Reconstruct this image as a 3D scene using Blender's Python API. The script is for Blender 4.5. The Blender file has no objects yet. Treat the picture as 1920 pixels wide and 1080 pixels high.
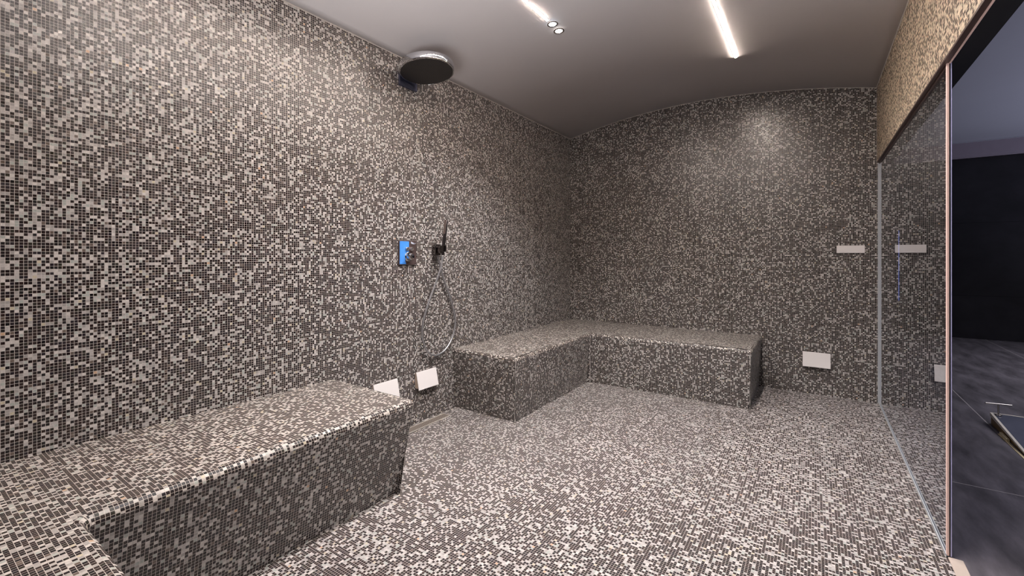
import bpy, bmesh, math, random
from mathutils import Vector, Matrix
random.seed(7)
C = bpy.context.scene.collection
PI = math.pi
PITCH = 0.0111            # mosaic chip + joint
XL, XR, YB, YN = -2.375, 0.424, 4.69, -0.40      # inner faces of the steam room
XG = 0.440                # plane of the glass
ZH = 1.985                # underside of the tiled header
def vault(x):             # barrel ceiling
    return 2.59 + 0.165 * (1 - ((x + 0.97) / 1.405) ** 2)

# ------------------------------------------------------------------ node helpers
def new_mat(name):
    m = bpy.data.materials.new(name); m.use_nodes = True
    nt = m.node_tree
    for n in list(nt.nodes): nt.nodes.remove(n)
    out = nt.nodes.new('ShaderNodeOutputMaterial')
    return m, nt, out
def lin(r, g, b):
    f = lambda c: (c / 255) / 12.92 if c / 255 <= 0.04045 else ((c / 255 + 0.055) / 1.055) ** 2.4
    return (f(r), f(g), f(b), 1)
class NT:
    def __init__(s, nt): s.nt = nt
    def n(s, t, **kw):
        n = s.nt.nodes.new(t)
        for k, v in kw.items(): setattr(n, k, v)
        return n
    def link(s, a, b): s.nt.links.new(a, b)
    def put(s, sock, v):
        if isinstance(v, bpy.types.NodeSocket): s.link(v, sock)
        else: sock.default_value = v
    def math(s, op, a, b=0.0, clamp=False):
        n = s.n('ShaderNodeMath', operation=op, use_clamp=clamp)
        s.put(n.inputs[0], a); s.put(n.inputs[1], b); return n.outputs[0]
    def vmath(s, op, a, b=None):
        n = s.n('ShaderNodeVectorMath', operation=op)
        s.put(n.inputs[0], a)
        if b is not None: s.put(n.inputs[1], b)
        return n.outputs[0]
    def scale(s, a, f):
        n = s.n('ShaderNodeVectorMath', operation='SCALE')
        s.put(n.inputs[0], a); s.put(n.inputs['Scale'], f); return n.outputs[0]
    def mix(s, f, a, b):
        n = s.n('ShaderNodeMix', data_type='RGBA')
        s.put(n.inputs[0], f); s.put(n.inputs[6], a); s.put(n.inputs[7], b); return n.outputs[2]
    def mixf(s, f, a, b):
        n = s.n('ShaderNodeMix', data_type='FLOAT')
        s.put(n.inputs[0], f); s.put(n.inputs[2], a); s.put(n.inputs[3], b); return n.outputs[0]
    def ramp(s, f, stops, interp='LINEAR'):
        n = s.n('ShaderNodeValToRGB'); r = n.color_ramp; r.interpolation = interp
        while len(r.elements) < len(stops): r.elements.new(0.5)
        for e, (p, c) in zip(r.elements, stops): e.position = p; e.color = c
        s.put(n.inputs[0], f); return n.outputs[0]
    def principled(s, out, **kw):
        b = s.n('ShaderNodeBsdfPrincipled')
        for k, v in kw.items(): s.put(b.inputs[k.replace('_', ' ')], v)
        s.link(b.outputs[0], out.inputs[0]); return b

def mosaic(name, light_frac, seed, tint=(1, 1, 1), jitter=0.08, rough=0.27, spec=0.62):
    m, nt, out = new_mat(name); t = NT(nt)
    uv = t.n('ShaderNodeUVMap').outputs[0]
    p = t.scale(uv, 1 / PITCH)
    p = t.vmath('ADD', p, (seed * 37.0, seed * 91.0, 0))
    cell = t.vmath('FLOOR', p)
    fr = t.vmath('FRACTION', p)
    cellk = t.vmath('ADD', cell, (0, 0, seed))
    wn = t.n('ShaderNodeTexWhiteNoise', noise_dimensions='3D'); t.link(cellk, wn.inputs[0])
    wn2 = t.n('ShaderNodeTexWhiteNoise', noise_dimensions='3D'); t.link(t.vmath('ADD', cellk, (0.31, 0.77, 11.3)), wn2.inputs[0])
    # joint mask
    c = t.vmath('ABSOLUTE', t.vmath('SUBTRACT', fr, (0.5, 0.5, 0.5)))
    sx = t.n('ShaderNodeSeparateXYZ'); t.link(c, sx.inputs[0])
    mx = t.math('MAXIMUM', sx.outputs[0], sx.outputs[1])
    joint = t.math('GREATER_THAN', mx, 0.443)
    # chip colour families
    slow = t.n('ShaderNodeTexNoise', noise_dimensions='3D'); slow.inputs['Scale'].default_value = 0.11
    slow.inputs['Detail'].default_value = 2.0
    t.link(cellk, slow.inputs['Vector'])
    frac = t.math('ADD', light_frac, t.math('MULTIPLY', t.math('SUBTRACT', slow.outputs[0], 0.5), 0.35))
    is_light = t.math('LESS_THAN', wn.outputs[0], frac)
    r2 = wn2.outputs[0]
    lightc = t.ramp(r2, [(0.0, lin(148, 143, 140)), (0.3, lin(166, 160, 157)), (0.55, lin(178, 171, 167)),
                         (0.72, lin(154, 157, 152)), (0.86, lin(186, 179, 175)), (0.965, lin(174, 164, 144)), (0.994, lin(180, 148, 122))], 'CONSTANT')
    darkc = t.ramp(r2, [(0.0, lin(25, 16, 16)), (0.3, lin(33, 21, 20)), (0.5, lin(19, 16, 17)), (0.66, lin(41, 29, 26)),
                        (0.8, lin(28, 21, 27)), (0.9, lin(33, 30, 22)), (0.965, lin(92, 80, 73))], 'CONSTANT')
    chip = t.mix(is_light, darkc, lightc)
    # marbled streaks inside a chip
    ns = t.n('ShaderNodeTexNoise', noise_dimensions='3D'); ns.inputs['Scale'].default_value = 2.3
    ns.inputs['Detail'].default_value = 2.0
    t.link(t.vmath('ADD', p, t.scale(wn2.outputs[1], 40.0)), ns.inputs['Vector'])
    br = t.math('ADD', 0.72, t.math('MULTIPLY', ns.outputs[0], 0.56))
    chip = t.vmath('SCALE', chip) if False else t.scale(chip, br)
    col = t.mix(joint, chip, lin(172, 163, 158))
    col = t.vmath('MULTIPLY', col, tint)
    # every chip sits at a slightly different tilt
    geo = t.n('ShaderNodeNewGeometry')
    jit = t.scale(t.vmath('SUBTRACT', wn2.outputs[1], (0.5, 0.5, 0.5)), jitter)
    nrm = t.vmath('NORMALIZE', t.vmath('ADD', geo.outputs['Normal'], jit))
    rg = t.mixf(joint, t.mixf(wn.outputs[0], rough - 0.08, rough + 0.1), 0.8)
    t.principled(out, Base_Color=col, Roughness=rg, Normal=nrm, Specular_IOR_Level=spec)
    return m
def plain(name, rgb, rough=0.5, metal=0.0, var=0.06, scale=18.0, coat=0.0):
    m, nt, out = new_mat(name); t = NT(nt)
    tc = t.n('ShaderNodeTexCoord')
    ns = t.n('ShaderNodeTexNoise'); ns.inputs['Scale'].default_value = scale; ns.inputs['Detail'].default_value = 4
    t.link(tc.outputs['Object'], ns.inputs['Vector'])
    c = lin(*rgb)
    a = tuple(x * (1 - var) for x in c[:3]) + (1,); b = tuple(min(1, x * (1 + var)) for x in c[:3]) + (1,)
    col = t.mix(ns.outputs[0], a, b)
    t.principled(out, Base_Color=col, Roughness=rough, Metallic=metal, Coat_Weight=coat)
    return m
def emit(name, rgb, strength):
    m, nt, out = new_mat(name); t = NT(nt)
    e = t.n('ShaderNodeEmission'); e.inputs[0].default_value = rgb + (1,); e.inputs[1].default_value = strength
    t.link(e.outputs[0], out.inputs[0]); return m

M = {}
M['wall_l'] = mosaic('mosaic wall left', 0.31, 1)
M['wall_b'] = mosaic('mosaic wall back', 0.28, 2)
M['wall_r'] = mosaic('mosaic header', 0.52, 3, (1.36, 1.20, 0.94), rough=0.5, spec=0.25)  # warm tint and extra light chips paint in the strip light's glow
M['floor'] = mosaic('mosaic floor', 0.345, 4, (1.04, 1.03, 1.03), rough=0.36, spec=0.35)
M['bench'] = mosaic('mosaic bench', 0.27, 5)
M['bench_top'] = mosaic('mosaic bench seat', 0.31, 6, (1.03, 1.0, 0.95), rough=0.42, spec=0.35)
M['chrome'] = plain('polished chrome', (205, 205, 208), 0.09, 1.0, 0.02)
M['dark_chrome'] = plain('dark chrome', (112, 106, 104), 0.16, 1.0, 0.05)
M['handset'] = plain('dark satin chrome', (84, 78, 80), 0.28, 0.9, 0.05)
M['navy_chrome'] = plain('bluish dark chrome', (110, 112, 135), 0.2, 0.9, 0.05)
M['chrome_brown_reflection'] = plain('chrome with painted brown reflection', (104, 88, 86), 0.3, 0.55, 0.05)  # brown of the mirrored mosaic wall is put into the plate colour
M['pale_edge'] = plain('pale stone edging', (232, 222, 206), 0.4)
M['alu'] = plain('brushed aluminium', (190, 182, 176), 0.32, 1.0, 0.05, 60)
M['pale_alu'] = plain('pale champagne profile', (238, 204, 194), 0.45, 0.0, 0.04, 60)
M['lilac_lit_edge'] = plain('profile with painted lilac light', (196, 196, 240), 0.3, 0.0, 0.04, 60)  # lilac colour paints in the outer room's light on this edge
M['black_seal'] = plain('black rubber seal', (22, 20, 26), 0.5)
M['white'] = plain('white gloss acrylic', (224, 217, 215), 0.16, 0.0, 0.015)
M['glass_edge'] = plain('pale blue grey channel', (168, 170, 174), 0.4, 0.0)
M['cream'] = plain('cream vent housing', (186, 166, 150), 0.4)
M['black'] = plain('black soffit paint', (13, 12, 16), 0.5)
M['bronze'] = plain('bronze soffit trim', (66, 48, 42), 0.45, 0.1)
M['silicone'] = plain('pale silicone', (176, 168, 160), 0.4)
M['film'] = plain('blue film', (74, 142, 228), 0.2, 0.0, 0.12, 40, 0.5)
M['film_curl'] = plain('pale film edge', (206, 210, 226), 0.25)
M['steel'] = plain('brushed steel', (168, 166, 168), 0.35, 0.8, 0.08, 80)
M['threshold'] = plain('beige stone threshold', (188, 172, 160), 0.4, 0.0, 0.12, 30)
M['brown'] = plain('brown pit lining', (130, 104, 66), 0.5, 0, 0.2, 30)  # brown lining, colour raised to paint in the lit gap
M['gold'] = plain('brass coloured edging', (236, 216, 170), 0.4, 0.0, 0.08, 30)  # brass tone brightened to stand in for light in the hatch gap
M['lid'] = plain('dark slate lid', (82, 84, 98), 0.3, 0.0, 0.35, 9)
M['grey_band'] = plain('grey bulkhead paint', (168, 156, 166), 0.7)
M['strip'] = emit('warm strip diffuser', (1.0, 0.86, 0.75), 230.0)
M['lens_cool'] = emit('cool lens', (0.72, 0.86, 1.0), 60.0)
M['lens_warm'] = emit('neutral lens', (1.0, 0.97, 0.92), 60.0)
M['blue_led'] = emit('blue light line', (0.12, 0.24, 1.0), 1.1)

def plaster(name, rgb, var):
    m, nt, out = new_mat(name); t = NT(nt)
    tc = t.n('ShaderNodeTexCoord')
    a = t.n('ShaderNodeTexNoise'); a.inputs['Scale'].default_value = 1.7; a.inputs['Detail'].default_value = 8; a.inputs['Roughness'].default_value = 0.62
    t.link(tc.outputs['Object'], a.inputs['Vector'])
    b = t.n('ShaderNodeTexNoise'); b.inputs['Scale'].default_value = 160; b.inputs['Detail'].default_value = 2
    t.link(tc.outputs['Object'], b.inputs['Vector'])
    k = t.math('ADD', 1 - var, t.math('MULTIPLY', t.math('ADD', t.math('MULTIPLY', a.outputs[0], 0.75), t.math('MULTIPLY', b.outputs[0], 0.25)), 2 * var))
    bm_ = t.n('ShaderNodeBump'); bm_.inputs['Strength'].default_value = 0.12; bm_.inputs['Distance'].default_value = 0.002
    t.link(b.outputs[0], bm_.inputs['Height'])
    t.principled(out, Base_Color=t.scale(t.vmath('ADD', lin(*rgb)[:3], (0, 0, 0)), k), Roughness=0.75, Normal=bm_.outputs[0])
    return m
M['plaster'] = plaster('grey plaster', (200, 194, 194), 0.07)
M['plaster_blue'] = plaster('outer room ceiling plaster', (178, 178, 186), 0.06)

def slab(name, rgb, joint_rgb, sx, sy, ox, oy, jw, vertical=False, rough=0.35, amt=0.45):
    """large format slabs with thin joints, in object space"""
    m, nt, out = new_mat(name); t = NT(nt)
    tc = t.n('ShaderNodeTexCoord'); sep = t.n('ShaderNodeSeparateXYZ'); t.link(tc.outputs['Object'], sep.inputs[0])
    U = sep.outputs[0]; V = sep.outputs[2] if vertical else sep.outputs[1]
    def j(c, s, o, w):
        f = t.math('FRACT', t.math('DIVIDE', t.math('SUBTRACT', c, o - w / 2), s))
        return t.math('LESS_THAN', f, w / s)
    joint = t.math('MAXIMUM', j(U, sx, ox, jw), j(V, sy, oy, jw))
    n1 = t.n('ShaderNodeTexNoise'); n1.inputs['Scale'].default_value = 2.2; n1.inputs['Detail'].default_value = 8; n1.inputs['Roughness'].default_value = 0.65
    mp = t.n('ShaderNodeMapping'); mp.inputs['Scale'].default_value = (3.2, 1.0, 1.0) if not vertical else (1, 1, 1.4)
    mp.inputs['Rotation'].default_value = (0, 0, 0.9)
    t.link(tc.outputs['Object'], mp.inputs['Vector']); t.link(mp.outputs[0], n1.inputs['Vector'])
    k = t.ramp(n1.outputs[0], [(0.34, (1 - amt,) * 3 + (1,)), (0.5, (0.95, 0.95, 0.95, 1)), (0.66, (1 + amt, 1 + amt, 1 + amt, 1))])
    col = t.vmath('MULTIPLY', k, lin(*rgb)[:3])
    col = t.mix(joint, col, lin(*joint_rgb))
    t.principled(out, Base_Color=col, Roughness=t.mixf(joint, rough, 0.7))
    return m
M['slate'] = slab('dark slate floor', (96, 91, 96), (150, 142, 142), 1.02, 13.0, 1.031, 3.277, 0.007, False, 0.36, 0.5)
M['dark_wall'] = slab('black slab wall', (32, 29, 34), (8, 8, 9), 3.2, 1.072, 3.6, 0.632, 0.006, True, 0.5, 0.5)

def glass_mat():
    m, nt, out = new_mat('clear glass'); t = NT(nt)
    tr = t.n('ShaderNodeBsdfTransparent'); tr.inputs[0].default_value = (0.93, 0.96, 0.95, 1)
    gl = t.n('ShaderNodeBsdfGlossy'); gl.inputs['Roughness'].default_value = 0.0; gl.inputs[0].default_value = (0.95, 0.97, 1.0, 1)
    fr = t.n('ShaderNodeFresnel'); fr.inputs[0].default_value = 1.52
    f2 = t.math('MULTIPLY', fr.outputs[0], 1.5, True)       # both faces of the pane reflect
    mx = t.n('ShaderNodeMixShader'); t.link(f2, mx.inputs[0]); t.link(tr.outputs[0], mx.inputs[1]); t.link(gl.outputs[0], mx.inputs[2])
    t.link(mx.outputs[0], out.inputs[0]); return m
M['glass'] = glass_mat()
def nozzle_mat():
    m, nt, out = new_mat('black nozzle face'); t = NT(nt)
    tc = t.n('ShaderNodeTexCoord')
    f = t.vmath('SUBTRACT', t.vmath('FRACTION', t.scale(tc.outputs['Object'], 1 / 0.011)), (0.5, 0.5, 0.5))
    sep = t.n('ShaderNodeSeparateXYZ'); t.link(f, sep.inputs[0])
    d = t.math('SQRT', t.math('ADD', t.math('MULTIPLY', sep.outputs[0], sep.outputs[0]), t.math('MULTIPLY', sep.outputs[1], sep.outputs[1])))
    col = t.mix(t.math('LESS_THAN', d, 0.28), lin(24, 21, 22), lin(44, 40, 38))
    t.principled(out, Base_Color=col, Roughness=0.4); return m
M['nozzle'] = nozzle_mat()
def grate_mat():
    m, nt, out = new_mat('perforated steel grate'); t = NT(nt)
    tc = t.n('ShaderNodeTexCoord')
    f = t.vmath('SUBTRACT', t.vmath('FRACTION', t.scale(tc.outputs['Object'], 1 / 0.009)), (0.5, 0.5, 0.5))
    sep = t.n('ShaderNodeSeparateXYZ'); t.link(f, sep.inputs[0])
    d = t.math('MAXIMUM', t.math('ABSOLUTE', sep.outputs[0]), t.math('ABSOLUTE', sep.outputs[1]))
    hole = t.math('LESS_THAN', d, 0.3)
    t.principled(out, Base_Color=t.mix(hole, lin(142, 130, 120), lin(60, 52, 48)), Roughness=0.45, Metallic=0.3); return m
M['grate'] = grate_mat()

# ------------------------------------------------------------------ mesh helpers
def obj(name, bm, mat, parent=None, smooth=False, keep_uv=False):
    """link a bmesh as one mesh object (world coordinates, re-based on its parent)"""
    uvl = bm.loops.layers.uv.verify()
    if not keep_uv:
        for f in bm.faces:
            n = f.normal
            ax = max(range(3), key=lambda i: abs(n[i]))
            for l in f.loops:
                c = l.vert.co
                l[uvl].uv = ((c.y, c.z), (c.x, c.z), (c.x, c.y))[ax]
    bm.normal_update()
    me = bpy.data.meshes.new(name); bm.to_mesh(me); bm.free()
    for p in me.polygons: p.use_smooth = smooth
    me.materials.append(mat)
    o = bpy.data.objects.new(name, me); C.objects.link(o)
    if parent is not None:
        o.parent = parent
        w = Matrix.Translation(parent_world(parent))
        me.transform(w.inverted())
    return o
def parent_world(p):
    v = Vector((0, 0, 0))
    while p is not None:
        v += p.location; p = p.parent
    return v
def bx(bm, x0, x1, y0, y1, z0, z1, bev=0.0, seg=2):
    r = bmesh.ops.create_cube(bm, size=1.0)
    vs = r['verts']
    for v in vs:
        v.co = Vector(((x0 + x1) / 2 + v.co.x * (x1 - x0), (y0 + y1) / 2 + v.co.y * (y1 - y0), (z0 + z1) / 2 + v.co.z * (z1 - z0)))
    if bev > 0:
        es = list({e for v in vs for e in v.link_edges})
        bmesh.ops.bevel(bm, geom=es, offset=bev, segments=seg, affect='EDGES', profile=0.5)
    bm.normal_update()
    return bm
def box(*a, **k): return bx(bmesh.new(), *a, **k)
def lathe(bm, prof, origin, axis, seg=40):
    """revolve (radius, height) pairs about axis through origin"""
    axis = Vector(axis).normalized(); q = Vector((0, 0, 1)).rotation_difference(axis).to_matrix()
    o = Vector(origin); rings = []
    for r, h in prof:
        if r < 1e-6: rings.append([bm.verts.new(o + q @ Vector((0, 0, h)))])
        else: rings.append([bm.verts.new(o + q @ Vector((r * math.cos(2 * PI * i / seg), r * math.sin(2 * PI * i / seg), h))) for i in range(seg)])
    for a, b in zip(rings, rings[1:]):
        for i in range(seg):
            j = (i + 1) % seg
            if len(a) == 1 and len(b) == 1: continue
            if len(a) == 1: bm.faces.new((a[0], b[i], b[j]))
            elif len(b) == 1: bm.faces.new((a[i], a[j], b[0]))
            else: bm.faces.new((a[i], a[j], b[j], b[i]))
    bmesh.ops.recalc_face_normals(bm, faces=bm.faces[:])
    return bm
def catmull(pts, n=10):
    P = [Vector(p) for p in pts]; P = [2 * P[0] - P[1]] + P + [2 * P[-1] - P[-2]]; out = []
    for i in range(1, len(P) - 2):
        a, b, c, d = P[i - 1:i + 3]
        for k in range(n):
            s = k / n
            out.append(0.5 * ((2 * b) + (c - a) * s + (2 * a - 5 * b + 4 * c - d) * s * s + (3 * b - a - 3 * c + d) * s ** 3))
    out.append(P[-2]); return out
def tube(bm, pts, r, seg=12):
    pts = [Vector(p) for p in pts]; rings = []; up = None
    for i, p in enumerate(pts):
        d = (pts[min(i + 1, len(pts) - 1)] - pts[max(i - 1, 0)]).normalized()
        if up is None:
            up = d.orthogonal().normalized()
        up = (up - d * up.dot(d)).normalized(); s = d.cross(up)
        rings.append([bm.verts.new(p + r * (math.cos(2 * PI * k / seg) * up + math.sin(2 * PI * k / seg) * s)) for k in range(seg)])
    for a, b in zip(rings, rings[1:]):
        for i in range(seg): bm.faces.new((a[i], a[(i + 1) % seg], b[(i + 1) % seg], b[i]))
    bm.faces.new(rings[0]); bm.faces.new(rings[-1])
    bmesh.ops.recalc_face_normals(bm, faces=bm.faces[:])
    return bm
def prism(bm, poly, vec):
    """extrude a planar polygon along vec"""
    vec = Vector(vec)
    a = [bm.verts.new(Vector(p)) for p in poly]; b = [bm.verts.new(Vector(p) + vec) for p in poly]
    bm.faces.new(a); bm.faces.new(b[::-1]); n = len(a)
    for i in range(n): bm.faces.new((a[i], b[i], b[(i + 1) % n], a[(i + 1) % n]))
    bmesh.ops.recalc_face_normals(bm, faces=bm.faces[:])
    return bm
def thing(name, label, cat, loc, group=None):
    o = bpy.data.objects.new(name, None); C.objects.link(o); o.location = loc; o.empty_display_size = 0.1
    o['label'] = label; o['category'] = cat
    if group: o['group'] = group
    return o
def struct(name, bm, mat, label=None, smooth=False):
    o = obj(name, bm, mat, None, smooth); o['kind'] = 'structure'
    if label: o['label'] = label
    return o

# ------------------------------------------------------------------ the steam room shell
struct('floor', box(XL, XG, YN, YB, -0.08, 0.0), M['floor'], 'grey and brown mosaic floor of the steam room')
struct('wall_left', box(XL - 0.1, XL, YN, YB + 0.1, -0.08, 2.80), M['wall_l'], 'long mosaic wall on the left carrying the shower')
struct('wall_back', box(XL, XG + 0.09, YB, YB + 0.1, -0.08, 2.80), M['wall_b'], 'mosaic end wall under the vaulted ceiling')
struct('wall_right', box(XR, XG + 0.012, YN, YB, ZH, 2.90), M['wall_r'], 'mosaic header above the glass')
struct('wall_front', box(XL - 0.1, XG + 0.09, YN - 0.1, YN, -0.08, 2.80), M['wall_b'], 'mosaic wall behind the viewer')
bm = bmesh.new(); NS = 48
low, high = [], []
for i in range(NS + 1):
    x = XL + (XR - XL) * i / NS
    low.append((bm.verts.new((x, YN, vault(x))), bm.verts.new((x, YB, vault(x)))))
    high.append((bm.verts.new((x, YN, 2.80)), bm.verts.new((x, YB, 2.80))))
for i in range(NS):
    bm.faces.new((low[i][0], low[i][1], low[i + 1][1], low[i + 1][0]))
    bm.faces.new((high[i][0], high[i + 1][0], high[i + 1][1], high[i][1]))
    for k in (0, 1): bm.faces.new((low[i][k], low[i + 1][k], high[i + 1][k], high[i][k]))
for i in (0, NS): bm.faces.new((low[i][0], low[i][1], high[i][1], high[i][0]))
bmesh.ops.recalc_face_normals(bm, faces=bm.faces[:])
struct('ceiling', bm, M['plaster'], 'grey plaster barrel-vault ceiling', True)
# thin sealant line where the vault meets the tiles
arc = [(XL + (XR - XL) * i / 40, YB - 0.001, vault(XL + (XR - XL) * i / 40) - 0.001) for i in range(41)]
struct('trim_1', tube(bmesh.new(), [(XL + 0.001, YN, 2.590), (XL + 0.001, YB, 2.590)], 0.0035, 8), M['silicone'], 'sealant line between left wall and ceiling')
struct('trim_2', tube(bmesh.new(), arc, 0.003, 8), M['silicone'], 'sealant line along the curved top of the end wall')
struct('trim_3', tube(bmesh.new(), [(XR - 0.001, YN, vault(XR)), (XR - 0.001, YB, vault(XR))], 0.004, 8), M['silicone'], 'sealant line between header and ceiling')
# underside of the header and doorway
struct('trim_4', box(XR, XG + 0.003, YN, YB, ZH - 0.010, ZH), M['bronze'], 'bronze strip under the mosaic header')
struct('trim_5', box(XG + 0.012, XG + 0.09, YN, YB, ZH, 2.90), M['black'], 'black lintel over the doorway')
struct('trim_6', box(XG, XG + 0.045, YN, 2.44, -0.08, 0.004, bev=0.003), M['threshold'], 'beige stone threshold of the doorway')

# ------------------------------------------------------------------ mosaic benches
def round_corners(pts, radii, n=5):
    out = [Vector(pts[0])]
    for i in range(1, len(pts) - 1):
        p, a, b = Vector(pts[i]), Vector(pts[i - 1]), Vector(pts[i + 1]); r = radii[i - 1]
        if r <= 0: out.append(p); continue
        da, db = (a - p).normalized(), (b - p).normalized()
        s, e = p + da * r, p + db * r; c = p + (da + db) * r
        for k in range(n + 1):
            an = k / n * PI / 2
            out.append(c - db * r * math.cos(an) - da * r * math.sin(an))
    out.append(Vector(pts[-1])); return out
def offset_line(pts, o):
    """mitred offset of an open polyline to its left by o (first and last points slide along their walls)"""
    res = []
    for i, p in enumerate(pts):
        ns = []
        for a, b in ((i - 1, i), (i, i + 1)):
            if a >= 0 and b < len(pts):
                d = (pts[b] - pts[a]).normalized(); ns.append(Vector((-d.y, d.x)))
        if len(ns) == 1: res.append(p + ns[0] * o)
        else:
            m = (ns[0] + ns[1]).normalized(); res.append(p + m * (o / max(0.3, m.dot(ns[0]))))
    return res
def bench(label, front, radii, wall_pts, zt, r, under, loc):
    root = thing('mosaic_bench', label, 'bench', loc)
    line = round_corners([Vector(p) for p in front], radii)
    arcn = 5
    prof = [(-r + r * math.sin(k / arcn * PI / 2), zt - r + r * math.cos(k / arcn * PI / 2)) for k in range(arcn + 1)]
    def strip(bm, uvl, stations, s0):
        lines = [[bm.verts.new((p.x, p.y, z)) for p in offset_line(line, o)] for o, z in stations]
        ss = [s0]
        for (o1, z1), (o2, z2) in zip(stations, stations[1:]): ss.append(ss[-1] + math.hypot(o2 - o1, z2 - z1))
        for k in range(len(stations) - 1):
            for i in range(len(line) - 1):
                f = bm.faces.new((lines[k][i], lines[k][i + 1], lines[k + 1][i + 1], lines[k + 1][i]))
                d = line[i + 1] - line[i]; nrm = Vector((-d.y, d.x)).normalized()
                along = 1 if abs(d.y) > abs(d.x) else 0
                base = nrm.dot(line[i])
                for l, (kk, ii) in zip(f.loops, ((k, i), (k, i + 1), (k + 1, i + 1), (k + 1, i))):
                    l[uvl].uv = (line[ii][along], base + ss[kk] - r)
        return lines
    bm = bmesh.new(); uvl = bm.loops.layers.uv.verify()
    L = strip(bm, uvl, prof, 0.0)
    top = L[0] + [bm.verts.new((x, y, zt)) for x, y in wall_pts]
    f = bm.faces.new(top)
    for l in f.loops: l[uvl].uv = (l.vert.co.x, l.vert.co.y)
    bmesh.ops.recalc_face_normals(bm, faces=bm.faces[:])
    if f.normal.z < 0: bmesh.ops.reverse_faces(bm, faces=bm.faces[:])
    bmesh.ops.triangulate(bm, faces=[f])
    seat = obj('seat', bm, M['bench_top'], root, False, True)
    bm = bmesh.new(); uvl = bm.loops.layers.uv.verify()
    strip(bm, uvl, [(0, zt - r), (-under * 0.35, (zt - r) * 0.66), (-under * 0.7, (zt - r) * 0.33), (-under, 0.0)], r * PI / 2)
    bmesh.ops.recalc_face_normals(bm, faces=bm.faces[:])
    s = sum((fc.normal.x * (fc.calc_center_median().x - (sum(p[0] for p in wall_pts) / len(wall_pts))) +
             fc.normal.y * (fc.calc_center_median().y - (sum(p[1] for p in wall_pts) / len(wall_pts)))) * fc.calc_area() for fc in bm.faces)
    if s < 0: bmesh.ops.reverse_faces(bm, faces=bm.faces[:])
    obj('riser', bm, M['bench'], root, False, True)
    for o in root.children:
        for p in o.data.polygons: p.use_smooth = o.name.startswith('seat')
        o.data.set_sharp_from_angle(angle=math.radians(40))
    return root
# polylines run so that "left" points outwards
near = [(-0.25, YN), (-0.25, 0.345), (-1.685, 0.345), (-1.685, 1.595), (XL, 1.595)]
# direction check: outward must be to the left of travel, so travel wall -> front -> wall
near = near[::-1]
far = [(XL, 2.635), (-1.772, 2.635), (-1.772, 3.900), (-0.402, 3.900), (-0.402, YB)][::-1]
bench('long brown and grey mosaic bench in the foreground, wrapping towards the bottom left corner', near, [0.035, 0.02, 0.03], [(-0.25, YN), (XL, YN)][1:] if False else [(XL, YN)], 0.470, 0.028, 0.075, (-1.7, 0.345, 0))
bench('L-shaped brown and grey mosaic bench in the far corner under the end wall', far, [0.012, 0.012, 0.012], [(XL, YB)], 0.472, 0.024, 0.025, (-1.772, 3.9, 0))

# ------------------------------------------------------------------ glass screen
gs = thing('glass_screen', 'tall frameless clear glass panel reflecting the mosaic end wall', 'glass screen', (XG, 3.5, 0))
bm = bmesh.new()
a, b, c, d = [bm.verts.new(v) for v in ((XG, YB - 0.012, 0.010), (XG, 2.452, 0.010), (XG, 2.452, ZH - 0.02), (XG, YB - 0.012, ZH - 0.02))]
bm.faces.new((a, b, c, d))
obj('glass_pane', bm, M['glass'], gs)
obj('wall_profile', box(XG - 0.012, XG + 0.008, YB - 0.014, YB, 0.0, ZH - 0.014, bev=0.003), M['glass_edge'], gs)
obj('floor_channel', box(XG - 0.006, XG - 0.001, 2.44, YB - 0.014, 0.0, 0.012, bev=0.002), M['glass_edge'], gs)
obj('head_profile', box(XG - 0.003, XG + 0.003, 2.452, YB, ZH - 0.022, ZH - 0.010), M['bronze'], gs)
obj('edge_profile', box(XG - 0.004, XG + 0.005, 2.440, 2.452, 0.006, ZH - 0.004, bev=0.002), M['pale_alu'], gs)
obj('seal_strip', box(XG + 0.005, XG + 0.008, 2.440, 2.452, 0.006, ZH - 0.004), M['black_seal'], gs)
obj('outer_edge', box(XG + 0.008, XG + 0.012, 2.441, 2.452, 0.006, ZH - 0.004), M['lilac_lit_edge'], gs)
struct('trim_7', box(XG + 0.003, XG + 0.009, YN, 2.44, ZH - 0.013, ZH), M['pale_alu'], 'pale metal door head profile along the doorway')

# ------------------------------------------------------------------ rain shower
rs = thing('rain_shower', 'big round overhead rain shower with a black nozzle face on the left wall', 'shower head', (XL, 2.155, 2.42))
hx, hy, hz, hr = -2.168, 2.145, 2.453, 0.186
obj('wall_plate', box(XL, XL + 0.016, 2.075, 2.240, 2.388, 2.552, bev=0.004), M['navy_chrome'], rs)
obj('arm', box(XL + 0.012, hx, 2.10, 2.21, 2.462, 2.496, bev=0.004), M['chrome'], rs)
body = obj('shower_body', lathe(bmesh.new(), [(0, 0.050), (hr - 0.02, 0.050), (hr - 0.003, 0.049), (hr, 0.046), (hr, 0.006), (hr - 0.003, 0.0), (hr - 0.010, 0.0), (hr - 0.012, 0.004), (0, 0.004)], (hx, hy, hz), (0, 0, 1), 72), M['chrome'], rs, True)
body.data.set_sharp_from_angle(angle=math.radians(35))
obj('nozzle_face', lathe(bmesh.new(), [(0, 0.0), (hr - 0.011, 0.0), (hr - 0.010, 0.006), (0, 0.006)], (hx, hy, hz), (0, 0, 1), 72), M['nozzle'], rs)
for o_ in rs.children:
    if o_.name.startswith(('shower_body', 'nozzle_face')):
        pv = Matrix.Translation(Vector((hx, hy, hz)) - rs.location)
        o_.data.transform(pv @ Matrix.Rotation(math.radians(-7.0), 4, 'Y') @ pv.inverted())

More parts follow.
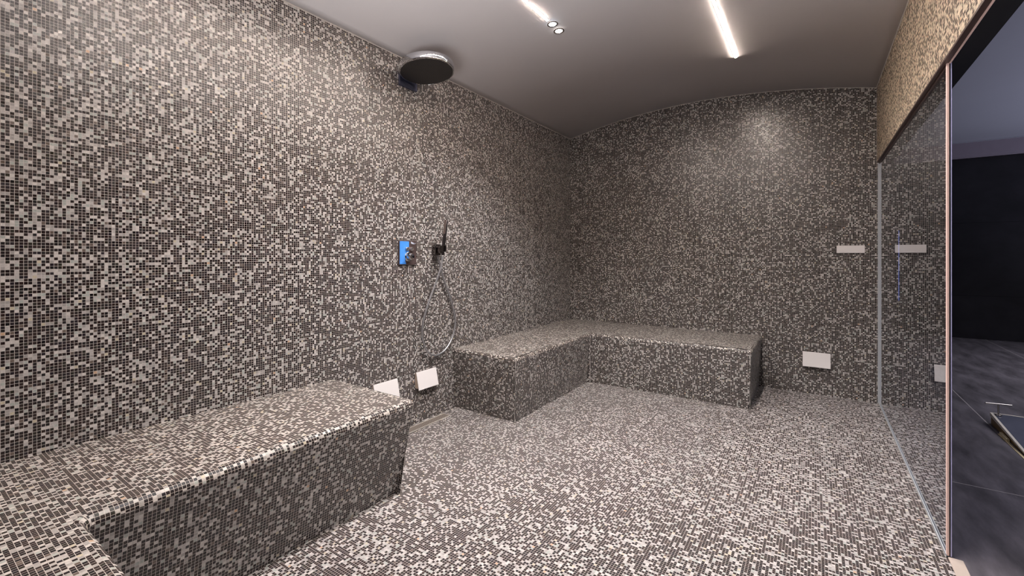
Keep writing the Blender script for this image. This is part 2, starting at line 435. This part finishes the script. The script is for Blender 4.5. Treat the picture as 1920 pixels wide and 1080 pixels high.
# ------------------------------------------------------------------ shower mixer
y0, y1, z0, z1 = 2.072, 2.232, 1.145, 1.316
mx = thing('shower_mixer', 'square chrome shower mixer plate with a blue film on the left wall', 'shower mixer', (XL, 2.155, 1.145))
fp = obj('face_plate', box(XL, XL + 0.014, y0, y1, z0, z1, bev=0.003), M['chrome_brown_reflection'], mx)
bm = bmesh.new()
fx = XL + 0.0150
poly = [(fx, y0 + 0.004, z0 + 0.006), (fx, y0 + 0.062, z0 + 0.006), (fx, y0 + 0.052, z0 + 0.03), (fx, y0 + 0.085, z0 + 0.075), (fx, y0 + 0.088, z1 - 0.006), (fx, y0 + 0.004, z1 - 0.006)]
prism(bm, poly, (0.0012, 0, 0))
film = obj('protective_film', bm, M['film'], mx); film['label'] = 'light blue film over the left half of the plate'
bm = bmesh.new()
pts = []
for i in range(7):
    s = i / 6; pts.append((y0 + 0.105 + 0.048 * s, z1 - 0.012 - 0.012 * math.sin(PI * s * 0.8), 0.002 + 0.012 * math.sin(PI * s)))
vs = [(bm.verts.new((XL + 0.015 + p[2], p[0], p[1] + 0.006)), bm.verts.new((XL + 0.017 + p[2] * 0.4, p[0], p[1] - 0.008 + 0.010 * i / 6))) for i, p in enumerate(pts)]
for i in range(6): bm.faces.new((vs[i][0], vs[i + 1][0], vs[i + 1][1], vs[i][1]))
cu = obj('film_curl', bm, M['film_curl'], mx, True); cu['label'] = 'pale curled edge of peeling film'
for yy in (y0 + 0.066, y0 + 0.108):
    obj('push_button', lathe(bmesh.new(), [(0.0135, 0), (0.0135, 0.016), (0.012, 0.018), (0.007, 0.018), (0.006, 0.0165), (0, 0.0165)], (XL + 0.013, yy, z0 + 0.112), (1, 0, 0), 28), M['alu'], mx)
ky, kz = y0 + 0.078, z0 + 0.058
ro = obj('rosette', lathe(bmesh.new(), [(0.034, 0), (0.034, 0.004), (0.030, 0.007), (0, 0.007)], (XL + 0.013, ky + 0.006, kz), (1, 0, 0), 36), M['chrome'], mx, False)
kn = obj('knob', lathe(bmesh.new(), [(0.021, 0), (0.022, 0.01), (0.022, 0.036), (0.018, 0.042), (0.008, 0.040), (0, 0.039)], (XL + 0.019, ky, kz), (1, 0, 0), 36), M['chrome'], mx, True)
kn.data.set_sharp_from_angle(angle=math.radians(35))
obj('lever', tube(bmesh.new(), [(XL + 0.048, ky - 0.008, kz + 0.004), (XL + 0.050, ky - 0.038, kz + 0.012)], 0.0075, 14), M['chrome'], mx, False)

# ------------------------------------------------------------------ hand shower and its bracket
br = thing('shower_bracket', 'dark square wall outlet and holder beside the blue mixer plate', 'shower bracket', (XL, 2.455, 1.25))
obj('outlet_block', box(XL, XL + 0.036, 2.405, 2.462, 1.212, 1.290, bev=0.005), M['dark_chrome'], br)
hold = obj('holder', box(XL + 0.030, XL + 0.074, 2.418, 2.458, 1.228, 1.280, bev=0.006), M['dark_chrome'], br)
obj('cup', lathe(bmesh.new(), [(0.019, -0.022), (0.021, -0.020), (0.023, 0.022), (0.017, 0.024), (0.014, 0.0), (0.014, -0.022), (0.019, -0.022)], (XL + 0.085, 2.437, 1.262), (0.06, 0.05, 1), 24), M['dark_chrome'], br)
hs = thing('hand_shower', 'slim dark stick hand shower with looping metal hose on the left wall', 'hand shower', (XL + 0.085, 2.437, 1.26))
A = Vector((XL + 0.080, 2.432, 1.215)); B = Vector((XL + 0.096, 2.455, 1.478)); ax = (B - A)
L_ = ax.length
bm = bmesh.new()
st = obj('handset', lathe(bm, [(0, 0), (0.009, 0.0), (0.0105, 0.01), (0.0125, 0.10), (0.013, L_ * 0.55), (0.0145, L_ * 0.6), (0.0145, L_ - 0.004), (0.012, L_), (0, L_)], A, ax, 24), M['handset'], hs, True)
st.data.set_sharp_from_angle(angle=math.radians(40))
q = ax.normalized(); sd = Vector((0.35, -0.9, 0)).normalized(); sd = (sd - q * sd.dot(q)).normalized(); nn = q.cross(sd)
bm = bmesh.new()
lo = A + q * (L_ * 0.60)
face = [lo + nn * 0.009 + sd * 0.0125, lo - nn * 0.009 + sd * 0.0125, lo - nn * 0.009 + sd * 0.0125 + q * (L_ * 0.385), lo + nn * 0.009 + sd * 0.0125 + q * (L_ * 0.385)]
prism(bm, face, sd * 0.004)
obj('spray_face', bm, plain('brown spray face', (86, 74, 70), 0.35), hs)
bm = bmesh.new()
def hp(px, z, off): return (XL + off, px, z)
hose = catmull([tuple(A), hp(2.415, 1.12, 0.078), hp(2.365, 0.98, 0.06), hp(2.300, 0.82, 0.045), hp(2.270, 0.70, 0.036), hp(2.278, 0.60, 0.030), hp(2.330, 0.505, 0.026),
                hp(2.410, 0.460, 0.024), hp(2.510, 0.478, 0.022), hp(2.590, 0.545, 0.022), hp(2.632, 0.64, 0.022), hp(2.635, 0.72, 0.022), hp(2.590, 0.86, 0.022), hp(2.500, 1.04, 0.024), hp(2.452, 1.16, 0.028), hp(2.440, 1.215, 0.022)], 10)
obj('hose', tube(bm, hose, 0.0075, 12), M['steel'], hs, True)

# ------------------------------------------------------------------ steam outlets
def vent(label, yc, onback=False, xc=0.0):
    W, H, zb = 0.20, 0.125, 0.243
    loc = (xc, YB, zb) if onback else (XL, yc, zb)
    t = thing('vent_cover', label, 'vent cover', loc, 'white wedge vent covers')
    def P(u, d, z): return (xc + u, YB - d, z) if onback else (XL + d, yc + u, z)
    vec = (W - 0.006, 0, 0) if onback else (0, W - 0.006, 0)
    obj('housing', prism(bmesh.new(), [P(-W / 2 + 0.003, 0, zb + 0.012), P(-W / 2 + 0.003, 0, zb + H - 0.006), P(-W / 2 + 0.003, 0.010, zb + H - 0.006), P(-W / 2 + 0.003, 0.036, zb + 0.012)], vec), M['cream'], t)
    vec = (W, 0, 0) if onback else (0, W, 0)
    bm = prism(bmesh.new(), [P(-W / 2, 0.038, zb), P(-W / 2, 0.010, zb + H), P(-W / 2, 0.016, zb + H), P(-W / 2, 0.044, zb)], vec)
    bmesh.ops.bevel(bm, geom=bm.edges[:], offset=0.0015, segments=2, affect='EDGES')
    obj('cover_plate', bm, M['white'], t)
vent('white tilted vent cover low on left wall, half hidden behind the foreground bench', 1.955)
vent('white tilted vent cover low on left wall, under the hand shower hose', 2.330)
vent('white tilted vent cover low on the end wall, right of the corner bench', 0, True, 0.015)

cp = thing('wall_panel', 'flat white rectangular panel at eye height on the end wall beside the glass', 'wall panel', (0.25, YB, 1.235))
obj('face', box(0.157, 0.346, YB - 0.014, YB - 0.006, 1.234, 1.297, bev=0.002), M['white'], cp)
obj('backing', box(0.165, 0.338, YB - 0.006, YB, 1.241, 1.290), M['cream'], cp)

# ------------------------------------------------------------------ floor drain
dr = thing('floor_drain', 'narrow steel channel drain in the floor along the left wall between the benches', 'drain', (XL, 2.1, 0))
bm = bmesh.new()
for a_ in ((XL + 0.028, XL + 0.034, 1.72, 2.50), (XL + 0.096, XL + 0.102, 1.72, 2.50), (XL + 0.034, XL + 0.096, 1.72, 1.726), (XL + 0.034, XL + 0.096, 2.494, 2.50)):
    bx(bm, *a_, 0.0, 0.003)
obj('frame', bm, M['silicone'], dr)
obj('grate', box(XL + 0.034, XL + 0.096, 1.726, 2.494, 0.0, 0.0018), M['grate'], dr)

# ------------------------------------------------------------------ ceiling lights
def strip_light(label, x, y1_):
    w = 0.0075
    t = thing('led_strip', label, 'led strip light', (x, y1_, vault(x)), 'linear lights in the vault')
    def sec(wd, zo): return [(x - wd, y1_, vault(x - wd) + zo), (x + wd, y1_, vault(x + wd) + zo)]
    a = sec(w, 0.002); b = sec(w, -0.0022)
    obj('diffuser', prism(bmesh.new(), [a[0], a[1], b[1], b[0]], (0, 0.5 - y1_, 0)), M['strip'], t)
    bm = bmesh.new()
    for s in (-1, 1):
        xa, xb = x + s * w, x + s * (w + 0.003)
        prism(bm, [(xa, y1_ + 0.003, vault(xa) + 0.002), (xb, y1_ + 0.003, vault(xb) + 0.002), (xb, y1_ + 0.003, vault(xb) - 0.001), (xa, y1_ + 0.003, vault(xa) - 0.001)], (0, 0.497 - y1_, 0))
    obj('housing', bm, M['alu'], t)
strip_light('warm glowing linear ceiling light ending beside the two bright spots', -1.43, 2.500)
strip_light('longer warm glowing linear ceiling light pointing at the end wall', -0.50, 3.780)
def downlight(label, x, y, mat):
    z = vault(x); sl = 0.165 * 2 * (x + 0.97) / 1.405 ** 2
    t = thing('downlight', label, 'downlight', (x, y, z), 'small recessed spots')
    ax_ = (-sl, 0, -1)
    obj('trim_ring', lathe(bmesh.new(), [(0.024, -0.006), (0.036, 0.0), (0.036, 0.003), (0.026, 0.004), (0.024, 0.001)], (x, y, z), ax_, 32), M['alu'], t)
    obj('lens', lathe(bmesh.new(), [(0, 0.003), (0.018, 0.0025), (0.025, 0.0005), (0.025, -0.002)], (x, y, z), ax_, 32), mat, t)
downlight('bluish white recessed spot directly at the end of the shorter strip', -1.425, 2.555, M['lens_cool'])
downlight('neutral white recessed spot, second from the end of the shorter strip', -1.432, 2.655, M['lens_warm'])

# ------------------------------------------------------------------ the dark room beyond the glass
X1 = 4.6; YF = 9.19
struct('floor.001', box(XG + 0.045, X1, -1.6, YF, -0.08, 0.0), M['slate'], 'dark slate slab floor of the outer room')
bm = box(XG, XG + 0.045, 2.44, YF, -0.08, 0.0); struct('floor.002', bm, M['slate'], 'dark slate floor strip under the glass')
struct('wall_far', box(XG + 0.09, X1, YF, YF + 0.1, -0.08, 3.0), M['dark_wall'], 'black slab wall of the outer room')
struct('wall_side', box(XG + 0.09 - 0.1, XG + 0.09, YB + 0.1, YF + 0.1, -0.08, 3.0), M['dark_wall'])
struct('wall_outer', box(X1, X1 + 0.1, -1.6, YF + 0.1, -0.08, 3.0), M['dark_wall'])
struct('wall_entry', box(XG + 0.09, X1 + 0.1, -1.7, -1.6, -0.08, 3.0), M['dark_wall'])
struct('ceiling.001', box(XG + 0.09, X1, -1.6, YF, 2.88, 2.95), M['plaster_blue'], 'blue grey ceiling of the outer room')
struct('beam', box(XG + 0.09, X1, YF - 0.12, YF, 2.66, 2.88), M['grey_band'], 'grey bulkhead above the black wall')
struct('trim_8', box(XG + 0.09, X1, YF - 0.14, YF - 0.12, 2.868, 2.88), M['plaster_blue'], 'pale strip above the grey bulkhead')

pc = thing('floor_hatch', 'dark lid with pale edging and a T handle, lifted over the slate floor outside', 'hatch', (1.05, 4.5, 0))
xe = 1.045; yf, zf = 4.58, 0.078; yn, zn = 3.35, -0.040
zs = lambda y: zn + (zf - zn) * (y - yn) / (yf - yn)
yn0 = 3.80; zn0 = max(0.004, zs(yn0))
obj('lid', prism(bmesh.new(), [(xe + 0.014, yn0, zn0), (xe + 0.014, yf - 0.014, zf), (xe + 0.014, yf - 0.014, zf - 0.02), (xe + 0.014, yn0, zn0 - 0.003)], (1.0, 0, 0)), M['lid'], pc)
bm = prism(bmesh.new(), [(xe, yn0, zn0 + 0.002), (xe, yf, zf + 0.002), (xe, yf, zf - 0.022), (xe, yn0, zn0 - 0.003)], (0.014, 0, 0))
prism(bm, [(xe + 0.014, yf, zf + 0.002), (xe + 0.014, yf - 0.014, zf + 0.002), (xe + 0.014, yf - 0.014, zf - 0.022), (xe + 0.014, yf, zf - 0.022)], (1.0, 0, 0))
obj('edging', bm, M['pale_edge'], pc)
obj('lining', prism(bmesh.new(), [(xe + 0.004, yn0, 0.0), (xe + 0.004, yf - 0.01, 0.0), (xe + 0.004, yf - 0.01, zf - 0.022), (xe + 0.004, yn0, 0.003)], (0.008, 0, 0)), M['brown'], pc)
obj('base_edging', box(1.026, 1.040, 3.2, 4.335, 0.0, 0.003), M['gold'], pc)
obj('block', box(1.030, 1.044, 4.18, 4.32, 0.0, 0.020), M['gold'], pc)
hb = Vector((xe + 0.034, yf - 0.04, zf))
bm = lathe(bmesh.new(), [(0, 0), (0.018, 0), (0.016, 0.004), (0.005, 0.006), (0.005, 0.075), (0, 0.075)], hb, (0, 0, 1), 16)
tube(bm, [hb + Vector((-0.068, -0.012, 0.077)), hb + Vector((0.068, 0.012, 0.077))], 0.006, 10)
obj('handle', bm, M['alu'], pc)
bl = thing('light_line', 'thin blue vertical light line seen through the glass panel', 'light strip', (XG + 0.09, 4.806, 0.84))
obj('diffuser', box(0.571, 0.577, 4.802, 4.810, 0.84, 1.42), M['blue_led'], bl)
obj('housing', box(XG + 0.09, 0.571, 4.801, 4.811, 0.84, 1.42), M['black_seal'], bl)

# ------------------------------------------------------------------ lamps
def area(name, loc, rot, size, size_y, power, col):
    l = bpy.data.lights.new(name, 'AREA'); l.shape = 'RECTANGLE'; l.size = size; l.size_y = size_y; l.energy = power; l.color = col
    o = bpy.data.objects.new(name, l); o.location = loc; o.rotation_euler = rot; C.objects.link(o); return o
def spot(name, loc, power, ang, blend, col, rot=(0, 0, 0)):
    l = bpy.data.lights.new(name, 'SPOT'); l.energy = power; l.spot_size = ang; l.spot_blend = blend; l.color = col; l.shadow_soft_size = 0.02
    o = bpy.data.objects.new(name, l); o.location = loc; o.rotation_euler = rot; C.objects.link(o); return o
spot('spot_cool', (-1.425, 2.555, vault(-1.425) - 0.02), 50, math.radians(110), 0.7, (0.85, 0.92, 1.0))
spot('spot_warm', (-1.432, 2.655, vault(-1.432) - 0.02), 50, math.radians(110), 0.7, (1.0, 0.98, 0.95))
# soft fill from the viewer's end of the room
fu = area('fill_up', (-0.7, 0.0, 1.0), (math.radians(152), 0, 0), 1.4, 0.6, 32, (0.98, 0.98, 1.0)); fu.data.spread = math.radians(110)
for nm, x_, ye, pw in (('strip_lamp_short', -1.43, 2.49, 20), ('strip_lamp_long', -0.50, 3.77, 36)):
    sl_ = area(nm, (x_, (ye + 0.5) / 2, vault(x_) - 0.012), (0, 0, 0), 0.016, ye - 0.5, pw, (0.97, 0.98, 1.0)); sl_.data.spread = math.radians(125)
oc = area('outer_fill_down', (2.9, 4.6, 2.78), (0, 0, 0), 1.4, 6.5, 75, (0.92, 0.92, 1.0)); oc.data.spread = math.radians(110)  # added downward fill for the dark outer room, not a fitting
ou = area('outer_fill_up', (3.4, 5.2, 0.4), (PI, 0, 0), 1.2, 7.0, 55, (0.74, 0.77, 1.0)); ou.data.spread = math.radians(140)  # added upward fill, out of view, brightens the outer ceiling

w = bpy.data.worlds.new('world'); bpy.context.scene.world = w; w.use_nodes = True
w.node_tree.nodes['Background'].inputs[0].default_value = (0.02, 0.02, 0.025, 1); w.node_tree.nodes['Background'].inputs[1].default_value = 0.3

# ------------------------------------------------------------------ camera
cam = bpy.data.cameras.new('camera'); cam.sensor_width = 36.0; cam.lens = 36.0 * 828 / 1920
cam.shift_y = -(540 - 482) / 1920; cam.clip_start = 0.05
co = bpy.data.objects.new('camera', cam); co.location = (0, 0, 1.2); co.rotation_euler = (math.radians(90), 0, math.radians(34.4)); C.objects.link(co)
sc = bpy.context.scene; sc.camera = co
sc.view_settings.view_transform = 'Standard'; sc.view_settings.look = 'None'
sc.view_settings.exposure = 0.0
sc.cycles.max_bounces = 10
sc.cycles.filter_width = 1.05
sc.cycles.use_denoising = True
sc.cycles.denoiser = 'OPENIMAGEDENOISE'
sc.cycles.denoising_input_passes = 'RGB_ALBEDO_NORMAL'
sc.cycles.denoising_prefilter = 'NONE'
